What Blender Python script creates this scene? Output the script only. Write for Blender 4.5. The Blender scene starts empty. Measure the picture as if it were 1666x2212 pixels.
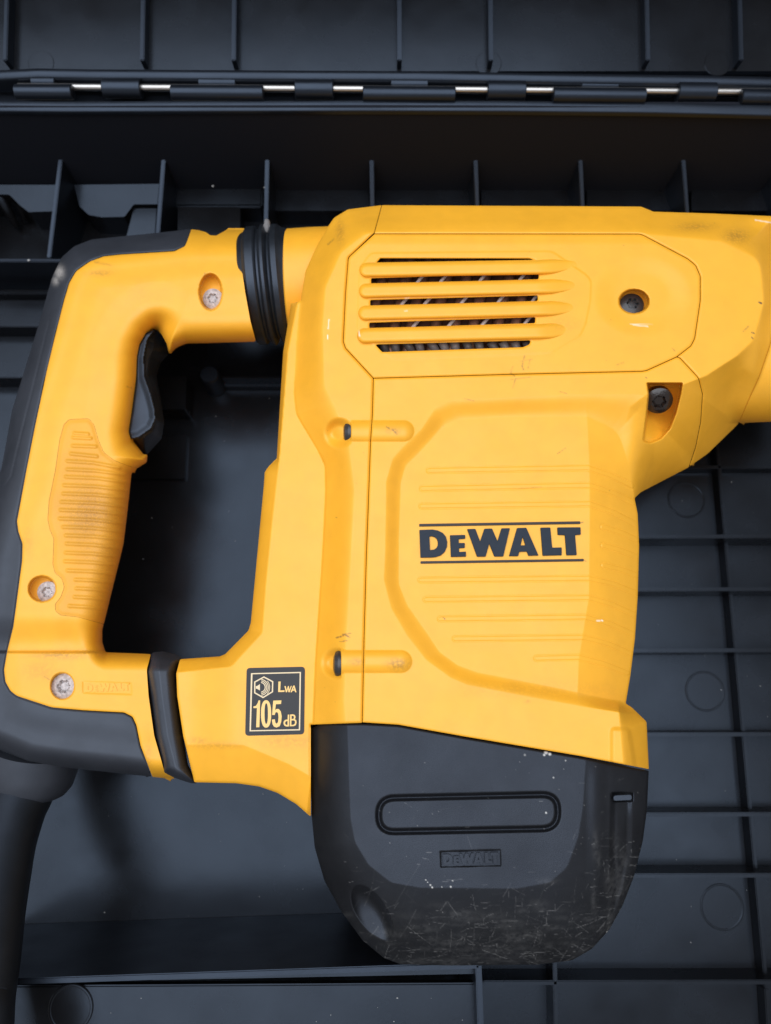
import bpy, bmesh, math, random
import numpy as np
from mathutils import Vector, Matrix
from mathutils.geometry import tessellate_polygon

random.seed(7)
rng = np.random.default_rng(11)
S = bpy.context.scene
COL = S.collection

# ---------------------------------------------------------------- camera
F = 1685.0            # focal length in the drawing unit (photo = 1666 x 2212 of them)
CU, CV = 833.0, 1106.0
TH = math.radians(13.0)
HC = 406.0            # camera height over the case floor, mm
cam_d = bpy.data.cameras.new('camera')
cam = bpy.data.objects.new('camera', cam_d); COL.objects.link(cam)
cam.location = (0, 0, HC / 1000); cam.rotation_euler = (TH, 0, 0)
cam_d.sensor_fit = 'HORIZONTAL'; cam_d.sensor_width = 36; cam_d.lens = 36 * F / 1666
cam_d.clip_start = 0.01; cam_d.clip_end = 50
cam_d.dof.use_dof = True; cam_d.dof.focus_distance = 0.305; cam_d.dof.aperture_fstop = 14
S.camera = cam

# ---------------------------------------------------------------- world and lamps
W = bpy.data.worlds.new('World'); S.world = W; W.use_nodes = True
bg = W.node_tree.nodes['Background']
bg.inputs[0].default_value = (0.98, 0.97, 0.98, 1); bg.inputs[1].default_value = 0.46

def area(name, loc, target, sx, sy, power, col):
    d = bpy.data.lights.new(name, 'AREA'); d.shape = 'RECTANGLE'; d.size = sx; d.size_y = sy
    d.energy = power; d.color = col
    o = bpy.data.objects.new(name, d); COL.objects.link(o); o.location = loc
    o.rotation_euler = (Vector(target) - Vector(loc)).to_track_quat('-Z', 'Y').to_euler()
    return o
cl = area('ceiling_lamp', (-0.25, 0.20, 1.7), (-0.25, 0.20, 0.0), 1.9, 2.0, 38.5, (0.90, 0.97, 1.06))
cl.rotation_euler = (0, 0, math.radians(20))
area('window_lamp', (-1.3, 0.1, 1.1), (0.0, 0.1, 0.05), 0.9, 0.9, 3.5, (0.92, 0.97, 1.0))
S.view_settings.view_transform = 'Standard'; S.view_settings.look = 'None'
S.view_settings.exposure = 0.0; S.view_settings.gamma = 1.0

# ---------------------------------------------------------------- helpers: pixels to points
CT, ST = math.cos(TH), math.sin(TH)
def unproj(u, v, z):
    """points (metres) seen at drawing position u, v on the height z (mm)"""
    u = np.asarray(u, float); v = np.asarray(v, float); z = np.asarray(z, float)
    x = (u - CU) / F; y = (CV - v) / F
    yy = y * CT + ST; zz = y * ST - CT
    t = (z - HC) / zz
    return np.stack([x * t, yy * t, z + 0 * t], -1) / 1000.0
def P(u, v, z): return Vector(unproj(u, v, z))

def fillet(pts, n=5):
    """closed outline; a point may carry a corner radius"""
    out = []; N = len(pts)
    for i in range(N):
        p = np.array(pts[i][:2], float); r = pts[i][2] if len(pts[i]) > 2 else 0
        if r <= 0: out.append(p); continue
        a = np.array(pts[i - 1][:2], float) - p; b = np.array(pts[(i + 1) % N][:2], float) - p
        la, lb = np.hypot(*a), np.hypot(*b)
        if la < 1e-6 or lb < 1e-6: out.append(p); continue
        a /= la; b /= lb
        ang = math.acos(max(-1, min(1, float(a @ b))))
        if ang > 3.10 or ang < 0.05: out.append(p); continue
        d = min(r / math.tan(ang / 2), la * .48, lb * .48)
        p0, p1 = p + a * d, p + b * d
        for k in range(n + 1):
            t = k / n
            out.append((1 - t) ** 2 * p0 + 2 * t * (1 - t) * p + t * t * p1)
    return np.array(out)

class Poly:
    """signed distance to a closed outline, negative inside"""
    def __init__(s, pts, n=5):
        s.p = fillet(pts, n).astype(np.float32); s.lo = s.p.min(0); s.hi = s.p.max(0)
    def __call__(s, u, v, margin=170.0):
        u = np.asarray(u, np.float32); v = np.asarray(v, np.float32)
        shp = u.shape; u = u.ravel(); v = v.ravel()
        dx = np.maximum(np.maximum(s.lo[0] - u, u - s.hi[0]), 0); dy = np.maximum(np.maximum(s.lo[1] - v, v - s.hi[1]), 0)
        far = np.hypot(dx, dy); out = far + 1
        m = far < margin
        if m.any():
            x, y = u[m], v[m]; d2 = np.full(x.shape, 1e12, np.float32); ins = np.zeros(x.shape, bool)
            q = s.p; n = len(q)
            for i in range(n):
                ax, ay = q[i]; bx, by = q[(i + 1) % n]
                ex, ey = bx - ax, by - ay; L = ex * ex + ey * ey
                if L < 1e-9: continue
                wx = x - ax; wy = y - ay
                t = np.clip((wx * ex + wy * ey) / L, 0, 1)
                d2 = np.minimum(d2, (wx - t * ex) ** 2 + (wy - t * ey) ** 2)
                if ay != by:
                    c = (ay > y) != (by > y)
                    ins ^= c & (x < ex * (y - ay) / ey + ax)
            d = np.sqrt(d2); out[m] = np.where(ins, -d, d)
        return out.reshape(shp)

def seg(u, v, pts):
    """distance to an open polyline"""
    d2 = np.full(u.shape, 1e12)
    for (ax, ay), (bx, by) in zip(pts[:-1], pts[1:]):
        ex, ey = bx - ax, by - ay; L = ex * ex + ey * ey + 1e-9
        t = np.clip(((u - ax) * ex + (v - ay) * ey) / L, 0, 1)
        d2 = np.minimum(d2, (u - ax - t * ex) ** 2 + (v - ay - t * ey) ** 2)
    return np.sqrt(d2)
def segbox(u, v, pts, w):
    """distance to a polyline, only worked out near it"""
    a = np.array(pts); lo = a.min(0) - w; hi = a.max(0) + w
    out = np.full(u.shape, 1e3)
    m = (u > lo[0]) & (u < hi[0]) & (v > lo[1]) & (v < hi[1])
    if m.any(): out[m] = seg(u[m], v[m], pts)
    return out
def sst(a, b, x):
    t = np.clip((x - a) / (b - a), 0, 1); return t * t * (3 - 2 * t)
def pos(x): return np.maximum(x, 0)
def loft(din, dout): return np.clip(pos(din) / (pos(din) + pos(dout) + 1e-5), 0, 1)
def idw(u, v, pts, p=3.0):
    num = 0; den = 0
    for x, y, val in pts:
        w = 1.0 / (((u - x) ** 2 + (v - y) ** 2) ** (p / 2) + 1.0)
        num = num + w * val; den = den + w
    return num / den

# ---------------------------------------------------------------- helpers: objects
def link(name, me, mat=None, parent=None):
    o = bpy.data.objects.new(name, me); COL.objects.link(o)
    if mat is not None: me.materials.append(mat)
    if parent is not None: o.parent = parent
    return o
def thing(name, label, cat):
    o = bpy.data.objects.new(name, None); COL.objects.link(o); o.empty_display_size = .02
    o['label'] = label; o['category'] = cat
    return o
def mesh_np(name, co, faces, mat, parent, smooth=True, attrs=None):
    me = bpy.data.meshes.new(name)
    me.from_pydata([tuple(c) for c in np.asarray(co)], [], faces)
    if smooth: me.polygons.foreach_set('use_smooth', np.ones(len(me.polygons), bool))
    for k, val in (attrs or {}).items():
        a = me.attributes.new(k, 'FLOAT', 'POINT'); a.data.foreach_set('value', np.asarray(val, np.float32))
    me.update()
    return link(name, me, mat, parent)

def relief(name, sdf, H, bbox, step, mat, parent, rings=((3, 0), ), bevel=(5, .5), attr=None, smooth_wall=True):
    """a solid with the outline sdf<0 and the top surface H (mm), its sides carried down by rings of (drop mm, inset)"""
    u0, v0, u1, v1 = bbox
    us = np.arange(u0, u1 + step, step); vs = np.arange(v0, v1 + step, step)
    U, V = np.meshgrid(us, vs); nu = len(us)
    D = sdf(U, V).astype(float)
    ins = D < 0
    c = ins[:-1, :-1].astype(int) + ins[:-1, 1:] + ins[1:, 1:] + ins[1:, :-1]
    jj, ii = np.nonzero(c == 4); n0 = jj * nu + ii
    quads = np.stack([n0, n0 + nu, n0 + nu + 1, n0 + 1], 1)
    Df = D.ravel(); insf = ins.ravel()
    cross = {}; cpts = []; polys = []; segs = []
    def cr(a, b):
        k = (a, b) if a < b else (b, a)
        if k not in cross:
            t = Df[k[0]] / (Df[k[0]] - Df[k[1]])
            a_, b_ = k
            ua, va = us[a_ % nu], vs[a_ // nu]; ub, vb = us[b_ % nu], vs[b_ // nu]
            cpts.append((ua + t * (ub - ua), va + t * (vb - va))); cross[k] = -len(cpts)
        return cross[k]
    for j, i in zip(*np.nonzero((c > 0) & (c < 4))):
        n = int(j * nu + i); cor = (n, n + nu, n + nu + 1, n + 1)
        poly = []; ex = None; first = None
        for k in range(4):
            a, b = cor[k], cor[(k + 1) % 4]
            if insf[a]: poly.append(a)
            if insf[a] != insf[b]:
                x = cr(a, b); poly.append(x)
                if insf[a]: ex = x
                else:
                    if ex is None: first = x
                    else: segs.append((ex, x)); ex = None
        if ex is not None and first is not None: segs.append((ex, first))
        polys.append(poly)
    used = np.unique(np.concatenate([quads.ravel(), np.array([x for p in polys for x in p if x >= 0], int)]))
    idx = np.full(len(Df), -1); idx[used] = np.arange(len(used)); nb = len(used)
    cp = np.array(cpts).reshape(-1, 2)
    uu = np.concatenate([U.ravel()[used], cp[:, 0]]); vv = np.concatenate([V.ravel()[used], cp[:, 1]])
    dd = np.concatenate([Df[used], np.zeros(len(cp))])
    z = np.asarray(H(uu, vv), float)
    if bevel: z = z - bevel[1] * np.clip(1 + dd / bevel[0], 0, 1) ** 2
    co = unproj(uu, vv, z)
    m = lambda x: int(idx[x]) if x >= 0 else nb + (-x - 1)
    faces = [tuple(q) for q in idx[quads].tolist()] + [tuple(m(x) for x in p) for p in polys if len(p) > 2]
    A = attr(uu, vv) if attr else {}
    # sides
    if rings and len(cp):
        e = 1.5
        gx = (sdf(cp[:, 0] + e, cp[:, 1]) - sdf(cp[:, 0] - e, cp[:, 1])); gy = (sdf(cp[:, 0], cp[:, 1] + e) - sdf(cp[:, 0], cp[:, 1] - e))
        L = np.hypot(gx, gy) + 1e-6; gx = gx / L; gy = gy / L
        zb = z[nb:]; base = len(co); k = len(cp); allco = [co, co[nb:]]
        for drop, inset in rings:
            zz = np.minimum(zb - .01, -drop) if drop < 0 else zb - drop
            if drop < 0: zz = np.full(k, -drop) if True else zz
            zz = np.minimum(zz, zb - .02)
            allco.append(unproj(cp[:, 0] - gx * inset, cp[:, 1] - gy * inset, zz))
        co = np.concatenate(allco)
        nr = len(rings)
        for a, b in segs:
            a = -a - 1; b = -b - 1
            for r in range(nr):
                p = base + r * k; q = p + k
                faces.append((p + b, p + a, q + a, q + b))
        for key in A: A[key] = np.concatenate([A[key], A[key][nb:]] + [A[key][nb:] * (.5 if q_ == 0 else 0) for q_ in range(nr)])
    return mesh_np(name, co, faces, mat, parent, True, A)

def prism(name, pts, z1, h, mat, parent, holes=(), bev=0.0, zfun=None, fil=4):
    """a flat plate: outline at drawing positions, top at z1 (mm), h thick"""
    o = bpy.data.objects
    loops = [fillet(pts, fil)] + [fillet(hh, fil) for hh in holes]
    zt = lambda p: (zfun(np.array([p[0]]), np.array([p[1]]))[0] if zfun else z1)
    top = [[P(p[0], p[1], zt(p)) for p in L] for L in loops]
    tri = tessellate_polygon([[Vector((q.x, q.y, 0)) for q in L] for L in top])
    flat = [q for L in top for q in L]; n = len(flat)
    co = [tuple(q) for q in flat] + [(q.x, q.y, q.z - h / 1000) for q in flat]
    faces = []
    for t in tri:
        a, b, c = (flat[i] for i in t)
        nz = (b.x - a.x) * (c.y - a.y) - (b.y - a.y) * (c.x - a.x)
        faces.append(tuple(t) if nz > 0 else tuple(reversed(t)))
    base = 0
    for L in top:
        m = len(L)
        for i in range(m):
            a, b = base + i, base + (i + 1) % m
            faces.append((a, b, b + n, a + n))
        base += m
    ob = mesh_np(name, np.array(co), faces, mat, parent, False)
    bm = bmesh.new(); bm.from_mesh(ob.data); bmesh.ops.recalc_face_normals(bm, faces=bm.faces[:])
    if bev:
        ed = [e for e in bm.edges if len(e.link_faces) == 2 and e.calc_face_angle(0) > .6 and max(v.co.z for v in e.verts) - 1e-7 > min(q.z for q in flat) - h / 2000]
        bmesh.ops.bevel(bm, geom=ed, offset=bev / 1000, segments=2, affect='EDGES', clamp_overlap=True)
        for f in bm.faces: f.smooth = True
    bm.to_mesh(ob.data); bm.free()
    if bev:
        try: ob.data.set_sharp_from_angle(angle=math.radians(50))
        except Exception: pass
    return ob

def hexa(name, b, mat, parent, bev=0.6):
    """a block from eight points: four on top, then four below"""
    bm = bmesh.new(); vs = [bm.verts.new(p) for p in b]
    for f in ((0, 1, 2, 3), (7, 6, 5, 4), (0, 4, 5, 1), (1, 5, 6, 2), (2, 6, 7, 3), (3, 7, 4, 0)): bm.faces.new([vs[i] for i in f])
    bmesh.ops.recalc_face_normals(bm, faces=bm.faces[:])
    if bev: bmesh.ops.bevel(bm, geom=bm.edges[:], offset=bev / 1000, segments=2, affect='EDGES', clamp_overlap=True)
    for f in bm.faces: f.smooth = True
    me = bpy.data.meshes.new(name); bm.to_mesh(me); bm.free()
    try: me.set_sharp_from_angle(angle=math.radians(50))
    except Exception: pass
    return link(name, me, mat, parent)
def rib(name, p0, p1, ztop, zbot, w, mat, parent, bev=.4, z2=None):
    """a thin upright wall whose top edge runs from drawing position p0 to p1"""
    a = P(*p0, ztop); b = P(*p1, ztop if z2 is None else z2)
    d = Vector((b.x - a.x, b.y - a.y, 0)).normalized(); n = Vector((-d.y, d.x, 0)) * (w / 2000)
    n2 = n * 1.5
    T = [a + n, b + n, b - n, a - n]
    B = [Vector((q.x, q.y, zbot / 1000)) for q in (a + n2, b + n2, b - n2, a - n2)]
    return hexa(name, T + B, mat, parent, bev)
def lathe(name, p0, axis, prof, mat, parent, n=64, cap=True, side=None):
    """profile of (along mm, radius mm) turned about an axis"""
    ax = Vector(axis).normalized(); e1 = ax.orthogonal().normalized(); e2 = ax.cross(e1)
    co = []; faces = []
    for s, r in prof:
        for k in range(n):
            a = 2 * math.pi * k / n
            co.append(tuple(Vector(p0) + ax * (s / 1000) + (e1 * math.cos(a) + e2 * math.sin(a)) * (r / 1000)))
    for i in range(len(prof) - 1):
        for k in range(n):
            a, b = i * n + k, i * n + (k + 1) % n
            faces.append((a, b, b + n, a + n))
    if cap: faces.append(tuple(range(n - 1, -1, -1))); faces.append(tuple((len(prof) - 1) * n + k for k in range(n)))
    o = mesh_np(name, np.array(co), faces, mat, parent)
    bm = bmesh.new(); bm.from_mesh(o.data); bmesh.ops.recalc_face_normals(bm, faces=bm.faces[:]); bm.to_mesh(o.data); bm.free()
    try: o.data.set_sharp_from_angle(angle=math.radians(24))
    except Exception: pass
    return o
def tube(name, pts, radii, mat, parent, n=32, sub=6):
    q = []; rr = []
    N = len(pts)
    for i in range(N - 1):
        p0, p1, p2, p3 = (pts[max(i - 1, 0)], pts[i], pts[i + 1], pts[min(i + 2, N - 1)])
        for k in range(sub):
            t = k / sub
            q.append(.5 * ((2 * p1) + (p2 - p0) * t + (2 * p0 - 5 * p1 + 4 * p2 - p3) * t * t + (3 * p1 - p0 - 3 * p2 + p3) * t ** 3))
            rr.append(radii[i] * (1 - t) + radii[i + 1] * t)
    q.append(pts[-1]); rr.append(radii[-1])
    co = []; faces = []; ref = Vector((0, 0, 1))
    for i, p in enumerate(q):
        d = (q[min(i + 1, len(q) - 1)] - q[max(i - 1, 0)]).normalized()
        e1 = ref.cross(d).normalized(); e2 = d.cross(e1)
        for k in range(n):
            a = 2 * math.pi * k / n
            co.append(tuple(p + (e1 * math.cos(a) + e2 * math.sin(a)) * (rr[i] / 1000)))
    for i in range(len(q) - 1):
        for k in range(n):
            a, b = i * n + k, i * n + (k + 1) % n
            faces.append((a, a + n, b + n, b))
    faces.append(tuple(range(n))); faces.append(tuple((len(q) - 1) * n + k for k in range(n - 1, -1, -1)))
    o = mesh_np(name, np.array(co), faces, mat, parent)
    bm = bmesh.new(); bm.from_mesh(o.data); bmesh.ops.recalc_face_normals(bm, faces=bm.faces[:]); bm.to_mesh(o.data); bm.free()
    return o

# ---------------------------------------------------------------- materials
def mat(name, col, rough, spec=.5, tint=None, *, metal=0.0, bump=0.0, bscale=2500, mottle=0.0, mscale=60, attrs=(), rvar=0.0, wave=0):
    m = bpy.data.materials.new(name); m.use_nodes = True; nt = m.node_tree; N = nt.nodes; L = nt.links
    b = N['Principled BSDF']; b.inputs['Roughness'].default_value = rough; b.inputs['Metallic'].default_value = metal
    b.inputs['Specular IOR Level'].default_value = spec
    if tint: b.inputs['Specular Tint'].default_value = tuple(tint) + (1,)
    tc = N.new('ShaderNodeTexCoord')
    def noise(scale, detail=4):
        n = N.new('ShaderNodeTexNoise'); n.inputs['Scale'].default_value = scale; n.inputs['Detail'].default_value = detail
        L.new(tc.outputs['Object'], n.inputs['Vector']); return n
    def mix(a, bcol, fac, mode='MIX'):
        x = N.new('ShaderNodeMix'); x.data_type = 'RGBA'; x.blend_type = mode
        if isinstance(fac, float): x.inputs[0].default_value = fac
        else: L.new(fac, x.inputs[0])
        for k, s in ((6, a), (7, bcol)):
            if isinstance(s, tuple): x.inputs[k].default_value = s + (1,) if len(s) == 3 else s
            else: L.new(s, x.inputs[k])
        return x.outputs[2]
    def ramp(src, lo, hi):
        r = N.new('ShaderNodeMapRange'); r.inputs['From Min'].default_value = lo; r.inputs['From Max'].default_value = hi
        L.new(src, r.inputs['Value']); return r.outputs['Result']
    def math_(op, a, c):
        x = N.new('ShaderNodeMath'); x.operation = op
        for k, s in ((0, a), (1, c)):
            if isinstance(s, (int, float)): x.inputs[k].default_value = s
            else: L.new(s, x.inputs[k])
        return x.outputs[0]
    c = tuple(col)
    if mottle:
        n = noise(mscale, 6)
        c = mix(tuple(x * (1 - mottle) for x in col), tuple(min(1, x * (1 + mottle)) for x in col), ramp(n.outputs['Fac'], .3, .7))
    rsock = None
    for (an, acol, nscale, arough) in attrs:
        a = N.new('ShaderNodeAttribute'); a.attribute_name = an
        f = a.outputs['Fac']
        if nscale:
            n = noise(abs(nscale), 8)
            f = math_('MULTIPLY', f, ramp(n.outputs['Fac'], *((.30, .56) if nscale > 0 else (.12, .72))))
            cl = N.new('ShaderNodeClamp'); L.new(f, cl.inputs[0]); f = cl.outputs[0]
        c = mix(c, acol, f)
    if isinstance(c, tuple): b.inputs['Base Color'].default_value = c + (1,)
    else: L.new(c, b.inputs['Base Color'])
    if rvar:
        n = noise(45, 5); r = N.new('ShaderNodeMapRange')
        r.inputs['From Min'].default_value = .3; r.inputs['From Max'].default_value = .7
        r.inputs['To Min'].default_value = rough - rvar; r.inputs['To Max'].default_value = rough + rvar
        L.new(n.outputs['Fac'], r.inputs['Value']); L.new(r.outputs['Result'], b.inputs['Roughness'])
    if bump:
        n = noise(bscale, 3); bp = N.new('ShaderNodeBump'); bp.inputs['Strength'].default_value = bump
        bp.inputs['Distance'].default_value = .0002
        L.new(n.outputs['Fac'], bp.inputs['Height'])
        if wave:
            n2 = noise(wave, 2); b2 = N.new('ShaderNodeBump'); b2.inputs['Strength'].default_value = .08; b2.inputs['Distance'].default_value = .001
            L.new(n2.outputs['Fac'], b2.inputs['Height']); L.new(b2.outputs['Normal'], bp.inputs['Normal'])
        L.new(bp.outputs['Normal'], b.inputs['Normal'])
    return m

YCOL = (0.82, 0.385, 0.024)
DIRT = (0.10, 0.05, 0.025)
yellow = mat('yellow_plastic', YCOL, .42, .45, bump=.16, bscale=2600, mottle=.035, mscale=140, attrs=(('dirt', DIRT, 900, 0), ('chip', (.9, .86, .75), 0, 0)), rvar=.05)
gripm = mat('yellow_grip', (0.80, 0.37, 0.028), .5, .4, bump=.25, bscale=3500, mottle=.05, mscale=80, attrs=(('dirt', (.13, .055, .04), -2200, 0),), rvar=.05)
black = mat('black_plastic', (.0085, .0084, .0092), .46, .34, (.86, 1.0, 1.28), bump=.35, bscale=3200, mottle=.15, mscale=200, attrs=(('scuff', (.011, .0108, .0108), 300, 0), ('scratch', (.13, .127, .125), 500, 0), ('chip', (.55, .53, .5), 0, 0)), rvar=.06)
rubber = mat('black_rubber', (.028, .030, .037), .50, .45, (.88, 1.0, 1.2), bump=.2, bscale=3500, mottle=.12, mscale=120, attrs=(('chip', (.55, .50, .46), 1500, 0),), rvar=.05)
bellowm = mat('bellows_rubber', (.012, .014, .017), .42, .42, (.85, 1.0, 1.3), bump=.15, bscale=2500, mottle=.3, mscale=150, rvar=.08)
casem = mat('case_plastic', (.0052, .0048, .0050), .25, .26, (.80, 1.0, 1.32), bump=.06, bscale=900, mottle=.15, mscale=50, rvar=.05, wave=22)
wallm = mat('case_inner_wall', (.0125, .0138, .0190), .75, .05, bump=.15, bscale=900)
casew = mat('case_wall_plastic', (.006, .007, .0095), .36, .36, (.8, 1.0, 1.35), bump=.15, bscale=900, mottle=.15, mscale=50, rvar=.05)
steel = mat('steel_rod', (.42, .40, .38), .36, .5, metal=1.0, bump=.1, bscale=600)
zinc = mat('zinc_screw', (.40, .35, .34), .5, .5, metal=.15, bump=.6, bscale=900, mottle=.35, mscale=900)
darkscrew = mat('dark_screw', (.035, .035, .038), .35, .5, metal=.3, bump=.3, bscale=900)
glossscrew = mat('glossy_screw', (.02, .014, .012), .18, .6, metal=.2, bump=.5, bscale=500)
letterm = mat('lettering_grey', (.013, .016, .022), .5, .24, (.85, 1, 1.25), bump=.1, bscale=2500, mottle=.1, mscale=300)
rulem = mat('lettering_rule', (.022, .012, .008), .5, .4)
labelm = mat('label_black', (.018, .0175, .020), .42, .3, bump=.03)
goldm = mat('label_gold', (.78, .50, .16), .45, .5)
palem = mat('label_pale_gold', (.70, .55, .34), .45, .5)
copper = mat('winding', (.30, .15, .10), .45, .5, metal=.3, bump=.5, bscale=500, mottle=.5, mscale=200)
strandm = mat('winding_strand', (.85, .78, .74), .35, .5)
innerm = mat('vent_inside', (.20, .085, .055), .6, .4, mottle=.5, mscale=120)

# ================================================================ THE CASE
case = thing('tool_case', 'open black plastic carrying case with ribbed floor and hinged lid lying behind the hammer', 'tool case')
wallY = unproj(833, 400, 20)[1]
XL, XR, YF = -.36, .36, -.24
def box(name, x0, x1, y0, y1, z0, z1, m, parent, bev=.8):
    return hexa(name, [Vector(p) for p in ((x0, y0, z1), (x1, y0, z1), (x1, y1, z1), (x0, y1, z1), (x0, y0, z0), (x1, y0, z0), (x1, y1, z0), (x0, y1, z0))], m, parent, bev)
box('floor_panel', XL, XR, YF, wallY + .003, -.004, 0, casem, case, 0)
box('back_wall', XL, XR, wallY, wallY + .004, -.004, .0795, wallm, case, .6)
box('front_wall', XL, XR, YF - .004, YF, -.004, .079, casew, case, .6)
box('side_wall', XL - .004, XL, YF - .004, wallY + .004, -.004, .079, casew, case, .6)
box('side_wall', XR, XR + .004, YF - .004, wallY + .004, -.004, .079, casew, case, .6)
# rim lip along the back wall, slightly bowed
def lip(name, pts, z, w, h, m):
    co = []; faces = []; n = len(pts)
    dz_ = 1.3 / h
    prof = [(-.5, -1 - dz_), (-.5, -.18 - dz_), (-.46, -.06 - dz_), (-.38, -dz_ * .92), (0, -dz_ * .4), (.38, 0), (.46, -.06), (.5, -.18), (.5, -1)]
    for (u, v) in pts:
        c = P(u, v, z)
        for a, b in prof: co.append((c.x, c.y + a * w / 1000, c.z + b * h / 1000))
    k = len(prof)
    for i in range(n - 1):
        for j in range(k - 1): faces.append((i * k + j, (i + 1) * k + j, (i + 1) * k + j + 1, i * k + j + 1))
    o = mesh_np(name, np.array(co), faces, m, case)
    bm = bmesh.new(); bm.from_mesh(o.data); bmesh.ops.recalc_face_normals(bm, faces=bm.faces[:]); bm.to_mesh(o.data); bm.free()
    return o
lip('rim', [(-160, 225), (0, 226), (150, 227), (400, 226), (800, 225), (1100, 226), (1400, 229), (1666, 235), (1850, 238)], 80, 5.0, 2.5, casew)
lip('lid_rim', [(-160, 162), (0, 158), (80, 154), (190, 156), (500, 158), (900, 160), (1200, 165), (1500, 169), (1850, 176)], 84, 4.6, 8, casew)
# hinge bed, rod and knuckles
def hy(u): return 187 + 11 * (u / 1666) ** 1.3 if u > 0 else 187
box('hinge_bed', XL, XR, P(833, 232, 72).y, P(833, 150, 72).y, .062, .0715, casew, case, .3)
ra, rb = P(40, hy(40), 80), P(1850, hy(1850), 80)
lathe('hinge_rod', ra, rb - ra, [(0, 1.7), (1000 * (rb - ra).length, 1.7)], steel, case, 20)
def knuckle(u0, u1, kind):
    um = (u0 + u1) / 2; vv = hy(um)
    if kind == 'full':   dv, r, zc = 3.0, 4.6, 79.6
    elif kind == 'low':  dv, r, zc = 11.5, 3.5, 80.8
    else:                dv, r, zc = -9.5, 2.9, 79.4
    a = P(u0, hy(u0) + dv, zc); b = P(u1, hy(u1) + dv, zc); L = 1000 * (b - a).length
    o = lathe('hinge_knuckle', a, b - a, [(0, r - .5), (.4, r), (L - .4, r), (L, r - .5)], casew, case, 28)
knuckle(34, 158, 'low'); knuckle(70, 122, 'tab')
for a in (224, 638, 1052, 1462): knuckle(a, a + 83, 'full')
for a in (370, 784, 1194): knuckle(a, a + 200, 'low'); knuckle(a + 60, a + 141, 'tab')
knuckle(1600, 1800, 'low'); knuckle(1656, 1740, 'tab')
# the lid: its hinge-side wall lies back behind the hinge, its broad panel leans beyond
TLS = math.radians(10)
lid0 = P(833, 160, 76); yl = lid0.y
def lidp(x, s, up): return Vector((x, yl + s * math.cos(TLS) - up * math.sin(TLS), .078 + s * math.sin(TLS) + up * math.cos(TLS)))
def lidslab(name, x0, x1, s0, s1, u0, u1, m, bev=.5):
    return hexa(name, [lidp(x0, s0, u1), lidp(x1, s0, u1), lidp(x1, s1, u1), lidp(x0, s1, u1), lidp(x0, s0, u0), lidp(x1, s0, u0), lidp(x1, s1, u0), lidp(x0, s1, u0)], m, case, bev)
lidslab('lid_back_wall', XL, XR, 0, .075, -.003, 0, casem, 0)
tl = math.radians(80)
def lidq(x, s, up):
    b = lidp(x, .075, 0); return b + Vector((0, math.cos(tl) * s - math.sin(tl) * up, math.sin(tl) * s + math.cos(tl) * up))
hexa('lid_panel', [lidq(XL, 0, .002), lidq(XR, 0, .002), lidq(XR, .21, .002), lidq(XL, .21, .002), lidq(XL, 0, -.002), lidq(XR, 0, -.002), lidq(XR, .21, -.002), lidq(XL, .21, -.002)], wallm, case, .5)
for u in (14, 309, 506, 863, 1060, 1398, 1599):
    c = P(u, 120, 84).x
    lidslab('lid_rib', c - .0011, c + .0011, .001, .074, -.001, .007, casew, .4)
for u in (75, 1060, 1563):
    c = P(u, 152, 84)
    lathe('ejector_mark', (c.x, yl + .004, lidp(0, .004, 0).z - .0012), (0, -math.sin(TLS), math.cos(TLS)), [(0, 6.4), (1.25, 6.4), (1.4, 6.2)], casem, case, 40)
for u, w in ((160, 1), (415, 1), (700, 1), (1350, -1), (1560, -1)):
    c = P(u, 40, 88).x
    hexa('lid_gusset', [lidp(c - .0015, .040, .004), lidp(c + .0015, .040, .004), lidp(c + .0015 - w * .008, .074, .030), lidp(c - .0015 - w * .008, .074, .030),
                        lidp(c - .0015, .040, 0), lidp(c + .0015, .040, 0), lidp(c + .0015 - w * .008, .074, 0), lidp(c - .0015 - w * .008, .074, 0)], casew, case, .4)

for o_ in list(case.children):
    if o_.name.startswith(('lid_rib', 'lid_gusset', 'lid_panel', 'lid_rim')) or (o_.name.startswith('ejector_mark')): o_.parent = bpy.data.objects['lid_back_wall']
bpy.data.objects['lid_back_wall'].name = 'lid'
# partitions against the back wall
for u0, v0, u1, v1 in ((130, 345, 105, 556), (353, 344, 340, 510), (577, 345, 574, 500), (803, 346, 805, 470), (1028, 347, 1032, 470), (1255, 348, 1260, 470), (1478, 350, 1487, 480), (1700, 352, 1716, 500), (-95, 345, -130, 556)):
    a = P(u0, v0, 42); a.y = wallY + .001
    ztop = 42
    b = P(u1, v1, 24)
    # slanting top edge from the wall down to the front
    n = Vector((.0011, 0, 0))
    za = 406 - (wallY * 1000) * math.cos(TH) / 1 if False else 42
    T = [a + n, b + n, b - n, a - n]; B = [Vector((q.x, q.y, -.001)) for q in (a + n * 1.6, b + n * 1.6, b - n * 1.6, a - n * 1.6)]
    hexa('partition', T + B, casew, case, .35)
def ledge(pts, z, bev=1.2, k=.10): return prism('moulded_ledge', pts, z, z + 1, casem, case, bev=bev, zfun=lambda a, b: z + 3 - k * (b - 399))
ledge([(-90, 399), (122, 399), (117, 456, 4), (62, 458, 6), (44, 444, 6), (20, 420, 10), (-90, 418)], 20)
ledge([(160, 399), (344, 397), (340, 441), (289, 441, 6), (269, 468, 6), (220, 469, 8), (192, 464, 10), (172, 446, 14)], 21)
ledge([(289, 450, 5), (338, 450), (334, 515), (272, 515)], 16, k=.05)
ledge([(376, 399), (568, 399), (566, 446), (376, 446)], 14, k=.05)
ledge([(384, 447, 3), (519, 447, 3), (519, 540), (384, 540)], 17, k=.0)
for a, b in ((586, 797), (812, 1024), (1040, 1250), (1268, 1474), (1494, 1690)): ledge([(a, 402), (b, 402), (b + 2, 455, 4), (a, 455, 4)], 13, k=.04)
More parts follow.
